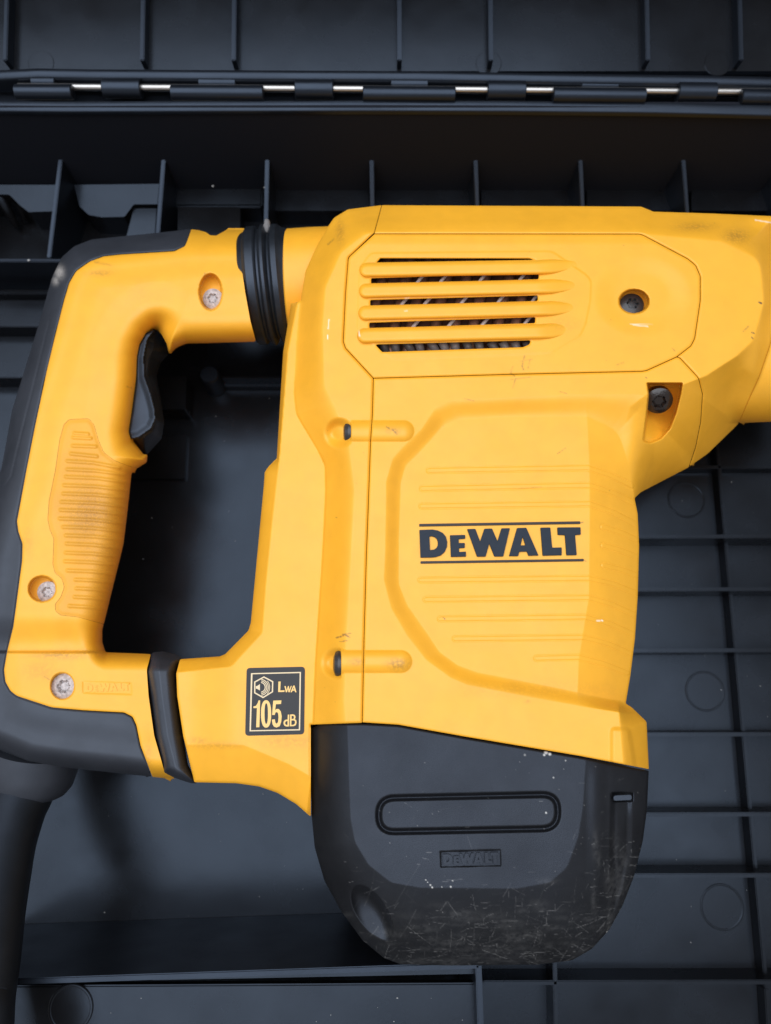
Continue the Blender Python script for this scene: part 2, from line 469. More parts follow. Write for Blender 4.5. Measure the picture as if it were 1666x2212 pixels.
# mouldings in the far left cell
for (u0, v0, u1, v1, r0, r1) in ((-8, 412, 38, 492, 4.0, 1.5), (30, 402, 56, 480, 3.0, 1.0)):
    tube('moulded_flute', [P(u0, v0, 18), P((u0 + u1) / 2, (v0 + v1) / 2, 12), P(u1, v1, 3)], [r0, (r0 + r1) / 2, r1], casem, case, 20)
# ribs across the floor (top edges)
rib('floor_rib', (-140, 561), (330, 563), 29, 0, 1.9, casew, case)
rib('floor_rib', (-140, 632), (330, 633), 6, 0, 1.6, casem, case)
for v, h in ((702, 11), (812, 12)):
    rib('floor_rib', (-160, v), (250, v + 1), h, 0, 1.8, casem, case)
rib('floor_rib', (466, 815), (760, 815), 12, 0, 1.9, casem, case)
rib('floor_rib', (466, 831), (760, 831), 5, 0, 1.9, casem, case)
for v, du, h in ((1008, 0, 7), (1158, 0, 18), (1272, 0, 17), (1404, 0, 17), (1586, 0, 14), (1759, 0, 15), (1891, 0, 16), (2122, 0, 14)):
    rib('floor_rib', (1150 if v < 2100 else 1045, v + 2), (1760, v), h, 0, 1.9, casem, case)
rib('floor_rib', (1545, 900), (1657, 2135), 7, 0, 1.9, casem, case)
rib('floor_rib', (1657, 2135), (1668, 2330), 7, 0, 1.9, casem, case)
rib('floor_rib', (1197, 1960), (1204, 2330), 14, 0, 1.9, casem, case)
# raised pads and boss inside the handle opening
prism('floor_pad', [(300, 812), (404, 812, 5), (400, 884, 5), (300, 884)], 16, 17, casem, case, bev=.8)
prism('floor_pad', [(280, 940), (404, 940), (400, 1034, 4), (280, 1034)], 3, 4, casem, case, bev=.5)
prism('floor_pad', [(500, 1240, 4), (640, 1240), (640, 1480), (490, 1480)], 2.5, 3, casem, case, bev=.5)
bo = P(452, 808, 18)
lathe('floor_boss', (bo.x, bo.y, 0), (0, 0, 1), [(0, 6.2), (1, 5.6), (17, 5.0), (18, 4.4)], casew, case, 36)
for u, v, r in ((1524, 1493, 10), (1484, 1079, 10), (1561, 1960, 10.4)):
    c = P(u, v, .6)
    lathe('ejector_mark', (c.x, c.y, -.0005), (0, 0, 1), [(0, r), (.65, r), (.8, r - .25), (.8, r - .7), (.62, r - 1.0)], casem, case, 56)
# the storage bin along the near side
rib('bin_divider', (-160, 2128), (1036, 2086), 74, 0, 2.2, casew, case)
rib('bin_end_wall', (1034, 2084), (1044, 2360), 74, 0, 2.4, casew, case)
prism('bin_ledge', [(330, 2116), (1030, 2090), (1034, 2104), (330, 2118)], 66, 3, casem, case, bev=.3)
prism('bin_lid', [(-170, 2131), (1028, 2124), (1034, 2420), (-170, 2420)], 64, 4, casem, case, bev=.6)
c = P(153, 2178, 64)
lathe('ejector_mark', (c.x, c.y, c.z - .0008), (0, 0, 1), [(0, 8.9), (1.0, 8.9), (1.3, 8.5), (1.3, 7.9), (1.12, 7.6)], casem, case, 56)

# ================================================================ THE HAMMER
tool = thing('demolition_hammer', 'large yellow and black corded power hammer with D handle lying in the open black case', 'power tool')

OUT = Poly([(722, 470, 20), (752, 452, 15), (825, 443, 20), (1385, 446, 8), (1412, 457, 6), (1540, 461), (1674, 467, 10), (1680, 600, 80), (1666, 740, 60), (1642, 811, 60), (1596, 915, 60), (1529, 980, 60), (1485, 1011, 40),
            (1385, 1063, 20), (1371, 1076, 6), (1378, 1110, 20), (1381, 1180, 80), (1378, 1290, 80), (1372, 1380, 60), (1362, 1460), (1352, 1520, 5), (1365, 1528, 6), (1397, 1559, 10), (1402, 1662), (1398, 1750, 40), (1389, 1817, 60),
            (1370, 1893, 60), (1346, 1955, 60), (1317, 2008, 40), (1279, 2050, 40), (1236, 2075, 30), (1164, 2084), (973, 2086), (868, 2084, 20), (830, 2070, 20), (783, 2031, 40), (735, 1965, 40), (701, 1903, 40), (680, 1831, 40),
            (673, 1759, 40), (673, 1573), (678, 1567), (683, 1444), (694, 1269), (701, 1163), (706, 1058, 40), (704, 1005, 30), (687, 970, 30), (655, 917, 30), (642, 894, 30), (637, 850, 30), (642, 741, 60), (651, 640, 30), (660, 585, 40), (685, 530, 40), (711, 486, 20)], 4)
FACE = Poly([(790, 505, 20), (1385, 505, 30), (1560, 522, 60), (1640, 560, 40), (1650, 650, 60), (1640, 690, 40), (1627, 735, 40), (1593, 768, 40), (1526, 811, 40), (1470, 833), (1398, 851, 10), (1360, 880), (1330, 1000), (1330, 1500), (1338, 1545, 20), (1346, 1640), (1346, 1720),
             (749, 1720), (749, 1568), (745, 1514), (750, 1374), (760, 1198), (767, 1058, 40), (755, 960, 40), (726, 880, 30), (702, 832, 40), (698, 705, 60), (704, 620, 40), (738, 545, 30)], 4)
PAN_O = Poly([(834, 1078), (832, 1198), (829, 1251, 40), (845, 1314, 40), (880, 1374, 40), (922, 1427, 40), (975, 1465, 30), (1010, 1480, 30), (1156, 1508), (1269, 1528), (1352, 1541), (1480, 1560), (1480, 1095), (1410, 1066), (1412, 1000, 60), (1416, 925, 60), (1408, 852, 40),
              (1240, 852), (1071, 861, 40), (975, 864, 40), (940, 882, 30), (911, 926, 30), (869, 966, 40), (848, 990, 30), (834, 1040, 30)], 4)
PAN_I = Poly([(866, 1044, 40), (862, 1163), (862, 1262, 40), (880, 1307, 40), (922, 1367, 40), (950, 1409, 30), (989, 1437, 30), (1030, 1452, 20), (1193, 1484), (1300, 1507), (1352, 1516), (1480, 1530), (1480, 1130), (1382, 1120), (1368, 1060, 40), (1354, 990, 60), (1335, 930, 60), (1267, 899, 60),
              (1106, 899, 40), (992, 905, 30), (957, 920, 30), (926, 956, 40), (904, 980, 30), (876, 1008, 20)], 4)
RIDGE = Poly([(700, 800), (1255, 800), (1269, 905, 20), (1274, 1000), (1275, 1110), (1273, 1290, 30), (1251, 1423), (1246, 1560), (700, 1560)])
RIBS = [((928, 1016), (1271, 1010), (1320, 1027), (1366, 1050)), ((913, 1055), (1274, 1048), (1325, 1064), (1372, 1086)), ((912, 1093), (1274, 1088), (1325, 1106), (1378, 1133)),
        ((1303, 1138), (1345, 1151), (1378, 1166)), ((1304, 1178), (1345, 1190), (1379, 1203)), ((1305, 1221), (1345, 1231), (1379, 1243)),
        ((910, 1253), (1272, 1249), (1325, 1261), (1376, 1281)), ((921, 1295), (1272, 1291), (1325, 1306), (1374, 1329)), ((952, 1337), (1265, 1333), (1320, 1348), (1370, 1370)), ((984, 1380), (1262, 1377), (1315, 1391), (1366, 1413)), ((1160, 1422), (1251, 1420), (1305, 1434), (1356, 1454))]
FLANGE = Poly([(629, 655), (622, 700), (612, 760), (598, 990, 3), (580, 1008, 10), (572, 1020, 8), (570, 1050), (542, 1345, 8), (537, 1362, 8), (487, 1413, 12), (475, 1418, 10), (389, 1424, 6), (381, 1455), (383, 1504), (396, 1590), (420, 1690, 3), (510, 1692, 30), (560, 1699, 40), (600, 1713, 40), (640, 1737, 30), (672, 1765, 2),
               (672, 1572), (720, 1562), (740, 1000), (700, 700), (680, 640)])
FLFACE = Poly([(645, 640), (622, 760), (604, 985), (588, 1128), (574, 1269), (567, 1367, 10), (500, 1440, 20), (384, 1453), (280, 1458), (280, 1609), (526, 1609, 40), (625, 1651, 40), (700, 1694), (770, 1740), (760, 640)])
POCKET = Poly([(1397, 826, 3), (1476, 826, 4), (1472, 852, 20), (1462, 892, 30), (1449, 926, 20), (1429, 949, 20), (1405, 959, 10), (1388, 955, 8), (1395, 902), (1400, 852)])
DROPS = [(1000, 443, 9), (1300, 443, 9), (750, 455, 15), (640, 750, 14), (650, 900, 13), (704, 1100, 12), (690, 1400, 12), (680, 1560, 12), (1412, 456, 10), (1540, 460, 12), (1668, 475, 16), (1600, 930, 48), (1529, 980, 48), (1450, 1030, 46), (1375, 1070, 40),
         (1380, 1250, 22), (1360, 1490, 18), (1400, 1600, 16), (1402, 1660, 16)]
def shape_p(t): return .62 * t + .38 * t ** 3
def boss_h(u, v, z, cx0, cx1, cy, r, top):
    d = segbox(u, v, ((cx0, cy), (cx1, cy)), r + 12)
    b = top - 5.6 * (1 - np.sqrt(np.clip(1 - (d / r) ** 2, 0, 1))) - pos(d - r) * 2.0
    b = np.where(u < cx0, -1e3, b)
    return np.maximum(z, b)
FLANGEH = Poly([(629, 655), (622, 700), (612, 760), (598, 990, 3), (580, 1008, 10), (572, 1020, 8), (570, 1050), (542, 1345, 8), (537, 1362, 8), (487, 1413, 12), (475, 1418, 10), (280, 1424), (280, 1690), (420, 1690), (510, 1692, 30), (560, 1699, 40), (600, 1713, 40), (640, 1737, 30), (672, 1765), (780, 1850), (780, 700), (680, 640)])
def H_flange(u, v):
    dO = -FLANGEH(u, v); t = loft(FLFACE(u, v), dO)
    base = 96 - 5.0 * sst(520, 400, u)
    return base - 8.0 * (.8 * t + .2 * t ** 3) - pos(-dO) * 2
BARREL = Poly([(1590, 464), (1780, 472), (1780, 906), (1590, 914)])
def H_barrel(u, v):
    q = np.clip(np.abs(v - 690 + (u - 1666) * 0.0) / 224, 0, 1)
    return 60 + 41 * np.sqrt(np.clip(1 - q ** 2.2, 0, 1))
def H_body(u, v):
    u = np.asarray(u, float); v = np.asarray(v, float)
    o = OUT(u, v); dO = -o
    t = loft(FACE(u, v), dO)
    D = idw(u, v, DROPS); w_ = sst(1560, 1640, u) * sst(470, 540, v); D = D * (1 - w_) + w_ * (110.5 - H_barrel(u, v))
    cw = sst(1330, 1440, u) * sst(680, 800, v)
    z = 110 - D * (cw * shape_p(t) + (1 - cw) * (1.3 * t ** 1.5 - .3 * t ** 3)) - 1.0 * pos(o)
    zb_ = H_barrel(u, v) - 60 * sst(1570, 1500, u); hh = np.clip(.5 + .5 * (z - zb_) / 4.0, 0, 1); z = zb_ * (1 - hh) + z * hh + 4.0 * hh * (1 - hh) * sst(1500, 1600, u)
    a = pos(-PAN_O(u, v)); b = pos(PAN_I(u, v)); m = np.clip(a / (a + b + 1e-5), 0, 1); m = .5 * m + .5 * m * m * (3 - 2 * m)
    dR = RIDGE(u, v); tR = loft(dR, dO)
    zP = 106.4 - 13 * (.55 * tR + .45 * tR ** 2.2)
    z = z * (1 - m) + zP * m
    for pl in RIBS:
        d = segbox(u, v, pl, 10)
        z = z + .14 * sst(5.8, 4.2, d) - .26 * np.exp(-((d - 5.6) / 1.15) ** 2)
    # fold on the flare at the lower right
    z = z + 1.2 * sst(3, -10, Poly.__call__(FLARE, u, v))
    # screw bosses over the seam, and their craters
    for (cx, cy, r, x0, x1, br) in CR:
        d = np.hypot(u - cx, v - cy)
        cz = z - 4.6 * sst(r, r - 24, d)
        z = np.where(u < x0, cz, z)
        z = boss_h(u, v, z, x0, x1, cy - 4, br, 112.0)
    # pocket with the glossy screw
    pk = POCKET(u, v)
    dep = 15 * (1 - .85 * sst(880, 962, v)) + 1.5
    z = z - dep * sst(0.5, -5, pk)
    return z
FLARE = Poly([(1318, 1570, 12), (1362, 1572, 14), (1376, 1660), (1372, 1700), (1318, 1700)])
CR = [(733, 935, 36, 759, 872, 30), (728, 1433, 37, 738, 866, 32)]
def H_rear(u, v):
    a = H_body(u, v); b = H_flange(u, v)
    k = 1.2; h = np.clip(.5 + .5 * (a - b) / k, 0, 1)
    return b * (1 - h) + a * h + k * h * (1 - h)
REAR = Poly([(826, 400), (825, 443), (809, 503, 8), (753, 556, 8), (747, 633), (742, 738, 6), (747, 752, 6), (807, 817), (805, 894), (801, 952), (796, 1093), (792, 1198), (787, 1374), (783, 1562), (672, 1566), (672, 1800), (300, 1800), (300, 1380), (560, 400)])
VENTP = [(809, 505), (1385, 505.5, 30), (1486, 559, 20), (1503, 573, 14), (1513, 596, 20), (1513, 650, 60), (1501, 731, 30), (1493, 747, 10), (1462, 771, 20), (1398, 800, 15), (1388, 802), (1106, 808.5), (807, 817), (747, 752, 10), (742, 738, 6), (747, 633, 20), (753, 556, 14)]
VENT = Poly(VENTP)
MOTOR = Poly([(807, 817), (1106, 808.5), (1388, 802), (1398, 800, 15), (1462, 771), (1469, 773, 10), (1509, 816, 20), (1518, 852, 20), (1514, 912, 40), (1503, 966, 20), (1491, 1002), (1470, 1080), (1460, 1672), (1402, 1662), (1250, 1633), (1000, 1591), (860, 1566, 30), (783, 1561), (787, 1374), (792, 1198), (796, 1093), (801, 952), (805, 894)])
G = .6
def cap_d(u, v, a, b, r): return seg(u, v, (a, b)) - r

# ---- dirt and chips on the yellow plastic (marks with a shape of their own)
def strokes(u, v, lst):
    out = np.zeros(u.shape)
    for pts, w, k in lst:
        out = np.maximum(out, k * sst(w, w * .3, segbox(u, v, pts, w + 2)))
    return out
def blobs(u, v, lst):
    out = np.zeros(u.shape)
    for x, y, rx, ry, k in lst:
        out = np.maximum(out, k * np.exp(-(((u - x) / rx) ** 2 + ((v - y) / ry) ** 2)))
    return out
DST = [(((1108, 792), (1103, 806), (1112, 812)), 2.2, .55), (((1134, 768), (1128, 790), (1132, 800)), 2.2, .6), (((1146, 772), (1141, 795)), 2, .4), (((1114, 818), (1108, 838)), 2, .45), (((1125, 780), (1150, 776)), 2, .3), (((1103, 820), (1148, 814)), 2, .3),
       (((727, 1378), (745, 1372), (756, 1376)), 2.4, .8), (((735, 1386), (752, 1384)), 2, .6), (((740, 1370), (758, 1368)), 2, .6), (((835, 922), (850, 930), (858, 938)), 2.2, .5), (((1640, 652), (1645, 655)), 3.2, 1), (((1625, 718), (1629, 720)), 2.6, 1), (((1624, 728), (1627, 731)), 2.2, .8), (((1606, 716), (1618, 704)), 2, .6),
       (((1205, 980), (1222, 968)), 1.8, .5), (((1453, 752), (1458, 758)), 2, .5), (((1333, 788), (1348, 783)), 1.8, .4), (((708, 528), (722, 516)), 2.4, .5), (((1120, 1055), (1170, 1052)), 1.6, .3), (((957, 1334), (961, 1337)), 2.2, .9), (((1395, 815), (1398, 817)), 2, .7), (((1210, 846), (1225, 850)), 2, .35), (((1004, 861), (1024, 866)), 2, .35), (((1252, 1130), (1260, 1128)), 2, .6), (((1258, 1208), (1266, 1212)), 2.4, .6)]
DBL = [(860, 1435, 22, 12, .55), (770, 1430, 16, 8, .35), (850, 930, 16, 7, .4), (1500, 490, 40, 9, .35), (1590, 510, 26, 14, .45), (1590, 505, 8, 4, .5), (735, 500, 10, 26, .35), (1140, 1490, 160, 18, .12), (620, 1600, 60, 16, .25), (600, 1500, 50, 50, .12), (470, 1610, 60, 8, .25), (1140, 1515, 8, 5, .25), (1215, 700, 40, 20, .12), (430, 1600, 20, 8, .3)]
CH = [(((711, 690), (709, 710)), 1.8, .55), (((708, 724), (708, 731)), 2.0, .8), (((1368, 702), (1400, 705)), 1.8, .55), (((1362, 700), (1410, 701)), 1.2, .4), (((776, 716), (777, 726)), 1.8, .8), (((875, 645), (884, 643)), 1.8, .4), (((874, 672), (880, 671)), 2.0, .35), (((1632, 475), (1668, 481)), 2.0, .55), (((1300, 1340), (1302, 1341)), 2.4, .8), (((1290, 1341), (1296, 1341)), 2.6, .6)]
spk = [(rng.uniform(640, 1650), rng.uniform(450, 1640), rng.uniform(1.0, 2.0), rng.uniform(.25, .7)) for _ in range(36)]
def A_body(u, v):
    d = strokes(u, v, DST) + blobs(u, v, DBL)
    for x, y, r, k in spk: d = np.maximum(d, k * sst(r, r * .3, np.where((abs(u - x) < 3) & (abs(v - y) < 3), np.hypot(u - x, v - y), 9)))
    return {'dirt': np.clip(d, 0, 1), 'chip': strokes(u, v, CH)}

# ---- rear housing, motor housing, gear case
relief('rear_housing', lambda u, v: np.maximum(np.minimum(OUT(u, v), FLANGE(u, v)), REAR(u, v) + G), H_rear, (370, 436, 834, 1772), 2.0, yellow, tool, rings=((2, .5), (8, 2), (-40, 4), (-16, 6)), bevel=(5, .7), attr=A_body)
relief('motor_housing', lambda u, v: np.maximum(OUT(u, v), MOTOR(u, v) + G), H_body, (776, 764, 1526, 1676), 1.4, yellow, tool, rings=((2, .5), (8, 2), (-30, 5), (-14, 8)), bevel=(4, .5), attr=A_body)
relief('gear_case', lambda u, v: np.maximum.reduce([OUT(u, v), -REAR(u, v) + G, -VENT(u, v) + G, -MOTOR(u, v) + G]), H_body, (800, 436, 1680, 1030), 2.0, yellow, tool, rings=((2, .5), (7, 3), (-40, 6), (-24, 8)), bevel=(4, .5), attr=A_body)
# ---- barrel leaving the frame at the right
relief('barrel_sleeve', lambda u, v: np.maximum(BARREL(u, v), -OUT(u, v) + .05), H_body, (1580, 458, 1790, 920), 2.4, yellow, tool, rings=((3, 1), (10, 4), (-40, 6), (-30, 12)), bevel=None, attr=A_body)
# ---- neck stub behind the bellows
nk0 = P(624, 618, 60); nk1 = P(800, 612, 60)
lathe('neck_socket', nk0, nk1 - nk0, [(0, 25.6), (.8, 26.4), (12, 26.8), (34, 26.8)], yellow, tool, 96)

# ---- vent cover with louvre slats
SLOTS = [Poly([(822, 557.5, 2), (1144, 558, 3), (1156, 562), (1000, 567), (812, 569)]),
         Poly([(802, 601, 3), (1164, 590, 3), (1164, 603, 3), (802, 614, 3)]),
         Poly([(800, 648, 3), (1162, 638, 3), (1162, 650, 3), (800, 661, 3)]),
         Poly([(798, 697, 3), (1157, 685, 3), (1156, 698, 3), (798, 709, 3)]),
         Poly([(810, 744, 3), (1147, 735, 3), (1144, 744, 8), (1130, 750, 6), (826, 760.5, 3)])]
GRID_C = Poly([(800, 545, 20), (1193, 541, 40), (1267, 592, 20), (1279, 606, 20), (1277, 650, 40), (1267, 700, 30), (1254, 727, 20), (1190, 764, 30), (1106, 768), (849, 778, 15), (824, 761, 10), (770, 715, 20), (775, 580, 20)])
HOLE = (1370, 651)
def H_vent(u, v):
    u = np.asarray(u, float); v = np.asarray(v, float)
    z = 110.45 - DROPS_V(u, v)
    g = GRID_C(u, v); z = z - .22 * sst(-3, 0, g)
    z = z + .22
    # shallow dish round the screw
    e = np.hypot((u - 1388) / 96.0, (v - 640) / 78.0); z = z - .9 * sst(1.15, .55, e) * sst(1270, 1300, u)
    d = np.hypot((u - HOLE[0]) / 34.0, (v - HOLE[1]) / 27.5)
    z = z - 8.5 * sst(1.0, .86, d)
    return z
def DROPS_V(u, v): return .8 * sst(530, 500, v)
def S_vent(u, v):
    s = VENT(u, v) + G
    for q in SLOTS: s = np.maximum(s, -q(u, v, 12))
    return s
vc = relief('vent_cover', S_vent, H_vent, (736, 500, 1520, 822), 2.0, yellow, tool, rings=((.8, 0), (4.2, 0)), bevel=(4, .5), attr=A_body)
SL = [((792, 583), (1168, 577), (1240, 572), 16.0), ((791, 628), (1168, 619.5), (1250, 616), 16.0), ((790, 676), (1168, 667), (1245, 664), 16.3), ((788, 725), (1168, 716), (1225, 712), 16.6)]
for a, b, c_, r in SL:
    pts = (a, b, c_)
    sd = lambda u, v, pts=pts, r=r, b=b, c_=c_: seg(u, v, pts) - r * (1 - .55 * sst(b[0] + 20, c_[0] + 15, u))
    def hs(u, v, sd=sd, r=r, b=b, c_=c_):
        d = -sd(u, v); q = np.clip(d / (r * .62), 0, 1)
        rise = 2.3 * (1 - .97 * sst(b[0] - 10, c_[0] + 12, u))
        return 110.5 + rise * np.sqrt(np.clip(1 - (1 - q) ** 2, 0, 1)) - .1
    relief('slat', sd, hs, (770, a[1] - 30, 1268, a[1] + 26), 2.0, yellow, vc, rings=((.6, 0), (5.0, 1)), bevel=None, attr=A_body)
# windings seen through the louvres
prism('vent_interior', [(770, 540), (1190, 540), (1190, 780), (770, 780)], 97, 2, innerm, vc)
for k in range(9):
    x = 800 + k * 45 + random.uniform(-8, 8)
    tube('winding', [P(x, 548, 99), P(x - 30, 660, 101), P(x - 52, 772, 99)], [2.2, 2.4, 2.2], copper, vc, 10, 4)
for x, y in ((905, 606), (955, 605), (1040, 603), (1126, 601), (870, 655), (920, 654), (1000, 651), (1080, 648), (1155, 645), (895, 703), (972, 701), (1045, 698), (1138, 694)):
    tube('winding_strand', [P(x + 11, y - 12, 103.0), P(x, y, 103.6), P(x - 10, y + 14, 103.0)], [.7, .8, .7], strandm, vc, 8, 3)
for x in range(826, 1140, 26):
    tube('winding_end', [P(x, 738, 103), P(x + 10 + random.uniform(-6, 6), 762, 101)], [2.0, 1.6], mat('winding_%d' % x, (lambda g: (g * 1.15, g, g * .95))(.10 + random.random() * .16), .4, .5), vc, 10, 2)

# ---- screws
def screw(u, v, z, r, m, tilt=(0, 0), name='screw', star=True, parent=None):
    n = 60; rad = [0, .18, .30, .46, .52, .60, .8, .93, 1.0, 1.0]
    co = []; faces = []; c = P(u, v, z)
    Rm = Matrix.Rotation(tilt[0], 3, 'X') @ Matrix.Rotation(tilt[1], 3, 'Y')
    for q in rad:
        for k in range(n):
            a = 2 * math.pi * k / n
            lob = .44 + .075 * math.cos(6 * a + .5)
            inside = star and q < lob
            zz = .22 * (1 - q * q) if q < .999 else 0
            if inside: zz -= .26
            co.append(tuple(c + Rm @ Vector((q * r * math.cos(a), q * r * math.sin(a), zz * r)) / 1000))
    for k in range(n):
        p = co[-n + k]
    co2 = [tuple(Vector(co[-n + k]) + Rm @ Vector((0, 0, -r * .6)) / 1000) for k in range(n)]
    co[-n:] = co2
    for i in range(len(rad) - 1):
        for k in range(n):
            a, b = i * n + k, i * n + (k + 1) % n
            faces.append((a, a + n, b + n, b) if i else (a, a + n, b + n, b))
    o = mesh_np(name, np.array(co), faces, m, parent or tool)
    bm = bmesh.new(); bm.from_mesh(o.data); bmesh.ops.remove_doubles(bm, verts=bm.verts[:], dist=1e-7); bmesh.ops.recalc_face_normals(bm, faces=bm.faces[:]); bm.to_mesh(o.data); bm.free()
    try: o.data.set_sharp_from_angle(angle=math.radians(35))
    except Exception: pass
    return o
screw(1366, 657, 103.4, 5.0, darkscrew, parent=vc)
sc = screw(1424, 866, 98.8, 5.6, glossscrew, tilt=(math.radians(42), math.radians(-8))); sc['label'] = 'glossy oily dark screw in the side pocket'
for (x0, x1, y0, y1) in ((743, 761, 909, 962), (721, 740, 1406, 1462)):
    zc = 104.6; a = P(x1, (y0 + y1) / 2, zc); b = P(x0, (y0 + y1) / 2, zc); L = 1000 * (b - a).length
    r = (y1 - y0) / 2 * (HC - zc) / F * 1.02
    lathe('screw', a, b - a, [(0, r), (L * .45, r), (L * .8, r * .86), (L, r * .55)], darkscrew, tool, 40)

# ---- the black motor cap
FACEB = Poly([(749, 1500), (751, 1568), (754, 1664), (758, 1769, 40), (768, 1821, 40), (797, 1869, 40), (845, 1907, 40), (907, 1918, 40), (1117, 1920), (1188, 1907, 30), (1226, 1874, 40), (1250, 1807, 40), (1260, 1740, 40), (1266, 1640), (1268, 1500)])
SEAMB = Poly([(600, 1572), (673, 1572), (690, 1563.5), (783, 1562), (860, 1566, 30), (1000, 1591.5), (1250, 1634), (1402, 1664), (1500, 1680), (1500, 2200), (600, 2200)])
DRB = [(673, 1650, 17), (676, 1800, 18), (735, 1965, 25), (860, 2085, 28), (1050, 2086, 28), (1200, 2083, 28), (1320, 2000, 26), (1375, 1880, 22), (1400, 1700, 18)]
SLOT_O = Poly([(812, 1718, 42), (1211, 1709, 42), (1211, 1797, 42), (812, 1804, 42)], 8)
SLOT_I = Poly([(825, 1731, 32), (1200, 1723, 32), (1200, 1783, 32), (825, 1791, 32)], 8)
LOGOR = Poly([(951, 1839), (1082, 1835), (1083, 1871), (952, 1874)])
CHAN = Poly([(1318, 1714), (1367, 1714), (1364, 1850, 40), (1350, 1920, 20), (1332, 1972, 8), (1320, 1972), (1317, 1850)])
CLIPP = Poly([(1322, 1712), (1368, 1712), (1368, 1732), (1322, 1733)])
def H_boot(u, v):
    u = np.asarray(u, float); v = np.asarray(v, float)
    dO = -OUT(u, v); t = loft(FACEB(u, v), dO); D = idw(u, v, DRB)
    z = 109.0 - D * (.42 * t + .58 * t ** 2.4)
    z = z + .5 * sst(-14, 0, -np.abs(FACEB(u, v)) * 1.0) * 0
    g = np.clip(1 - np.abs(.5 * (SLOT_O(u, v) + SLOT_I(u, v))) / 8.5, 0, 1)
    z = z - 2.3 * (g * g * (3 - 2 * g))
    z = z - .9 * sst(.5, -1.5, LOGOR(u, v))
    # thumb scoop, lower left
    a = math.radians(62); du, dv = u - 806, v - 1990
    x = du * math.cos(a) + dv * math.sin(a); y = -du * math.sin(a) + dv * math.cos(a)
    e = np.hypot(x / 88.0, (y - 4) / 42.0)
    z = np.where(e < 1.25, np.minimum(z, 89.5 + 13 * e ** 5 + .02 * y), z)
    # channel at the right with its catch
    z = z - 2.4 * sst(2, -13, CHAN(u, v)) + 1.0 * sst(24, 6, np.abs(u - 1342)) * sst(1735, 1770, v) * sst(1, -6, CHAN(u, v))
    z = z - 2.0 * sst(1, -3, CLIPP(u, v))
    # ridge where the flat front meets the right flank
    z = z + .9 * sst(26, 0, np.abs(u - 1290)) * sst(2000, 1850, v) * sst(1620, 1700, v)
    return z
SCR = []
for _ in range(1000):
    x = rng.normal(1075, 185); y = 2086 - abs(rng.normal(0, 85))
    q_ = rng.random()
    if q_ < .2: x = rng.normal(1325, 34); y = rng.uniform(1800, 2030)
    elif q_ < .26: x = rng.uniform(690, 1380); y = rng.uniform(1680, 2000)
    ang = rng.choice([rng.normal(.45, .35), rng.normal(-.35, .3), rng.normal(0, .1), rng.normal(1.25, .3)]); L = 3 + rng.gamma(1.0, 17)
    SCR.append((x, y, x + L * math.cos(ang), y - L * math.sin(ang), .03 + .55 * rng.random() ** 3.5, rng.uniform(.8, 1.25), rng.uniform(-.05, .05) * L))
SMU = [(rng.normal(1075, 170), 2080 - abs(rng.normal(0, 60)), rng.uniform(8, 40), rng.uniform(3, 10), rng.uniform(.15, .6)) for _ in range(90)] + [(rng.normal(1330, 26), rng.uniform(1800, 2000), rng.uniform(5, 12), rng.uniform(10, 40), rng.uniform(.2, .6)) for _ in range(20)]
SPK = [(rng.uniform(760, 1390), rng.uniform(1640, 2080), rng.uniform(.8, 1.3), rng.uniform(.08, .4)) for _ in range(75)]
SPK += [(1180, 1625, 6, 1), (1188, 1629, 4.5, 1), (1176, 1631, 3.5, .9), (1134, 1631, 3.5, .35), (1222, 1643, 2.2, .7), (1196, 1680, 2.4, .8), (1180, 1756, 3.0, .9), (920, 1901, 1.8, 1), (924, 1906, 1.8, 1), (930, 1912, 2.2, 1), (934, 1917, 2.6, 1), (974, 1916, 2.6, 1), (978, 1903, 1.8, 1), (955, 1916, 1.6, .9), (1312, 2014, 2.4, 1)]
def A_boot(u, v):
    c = np.zeros(u.shape); sc_ = np.zeros(u.shape)
    for x0, y0, x1, y1, k, w, bow in SCR:
        mx, my = (x0 + x1) / 2 + bow * .5, (y0 + y1) / 2 + bow
        sc_ = np.maximum(sc_, k * sst(w, w * .25, segbox(u, v, ((x0, y0), (mx, my), (x1, y1)), 3)))
    for x, y, r, k in SPK:
        m = (abs(u - x) < 8) & (abs(v - y) < 8)
        c[m] = np.maximum(c[m], k * sst(r, r * .3, np.hypot(u[m] - x, v[m] - y)))
    s = sst(1900, 2040, v + 18 * np.sin(u * .031)) * .75 + .6 * sst(1270, 1330, u) * sst(1700, 1850, v) * .6
    s = np.maximum(s, .45 * np.exp(-((FACEB(u, v) - 2) / 6) ** 2) * sst(1650, 1760, v))
    s = np.maximum(s, .28 * np.exp(-((u - 1150) / 90) ** 2 - ((v - 1760) / 60) ** 2)); s = np.maximum(s, .3 * sst(800, 700, u) * sst(1740, 1850, v))
    for x, y, rx, ry, k in SMU:
        m = (abs(u - x) < 2.5 * rx) & (abs(v - y) < 2.5 * ry)
        sc_[m] = np.maximum(sc_[m], .28 * k * np.exp(-((u[m] - x) / rx) ** 2 - ((v[m] - y) / ry) ** 2))
    return {'scratch': np.clip(sc_ * 1.4, 0, 1), 'scuff': np.clip(s, 0, 1), 'chip': np.clip(c, 0, 1)}
boot = relief('motor_cap', lambda u, v: np.maximum(OUT(u, v), SEAMB(u, v) + 1.2), H_boot, (664, 1556, 1412, 2094), 1.7, black, tool, rings=((2, .5), (8, 3), (-30, 6), (-14, 9)), bevel=(5, .8), attr=A_boot)
prism('catch', [(1326, 1719, 5), (1365, 1717, 5), (1365, 1728, 5), (1326, 1730, 5)], 104.2, 3, bellowm, boot, bev=.5)

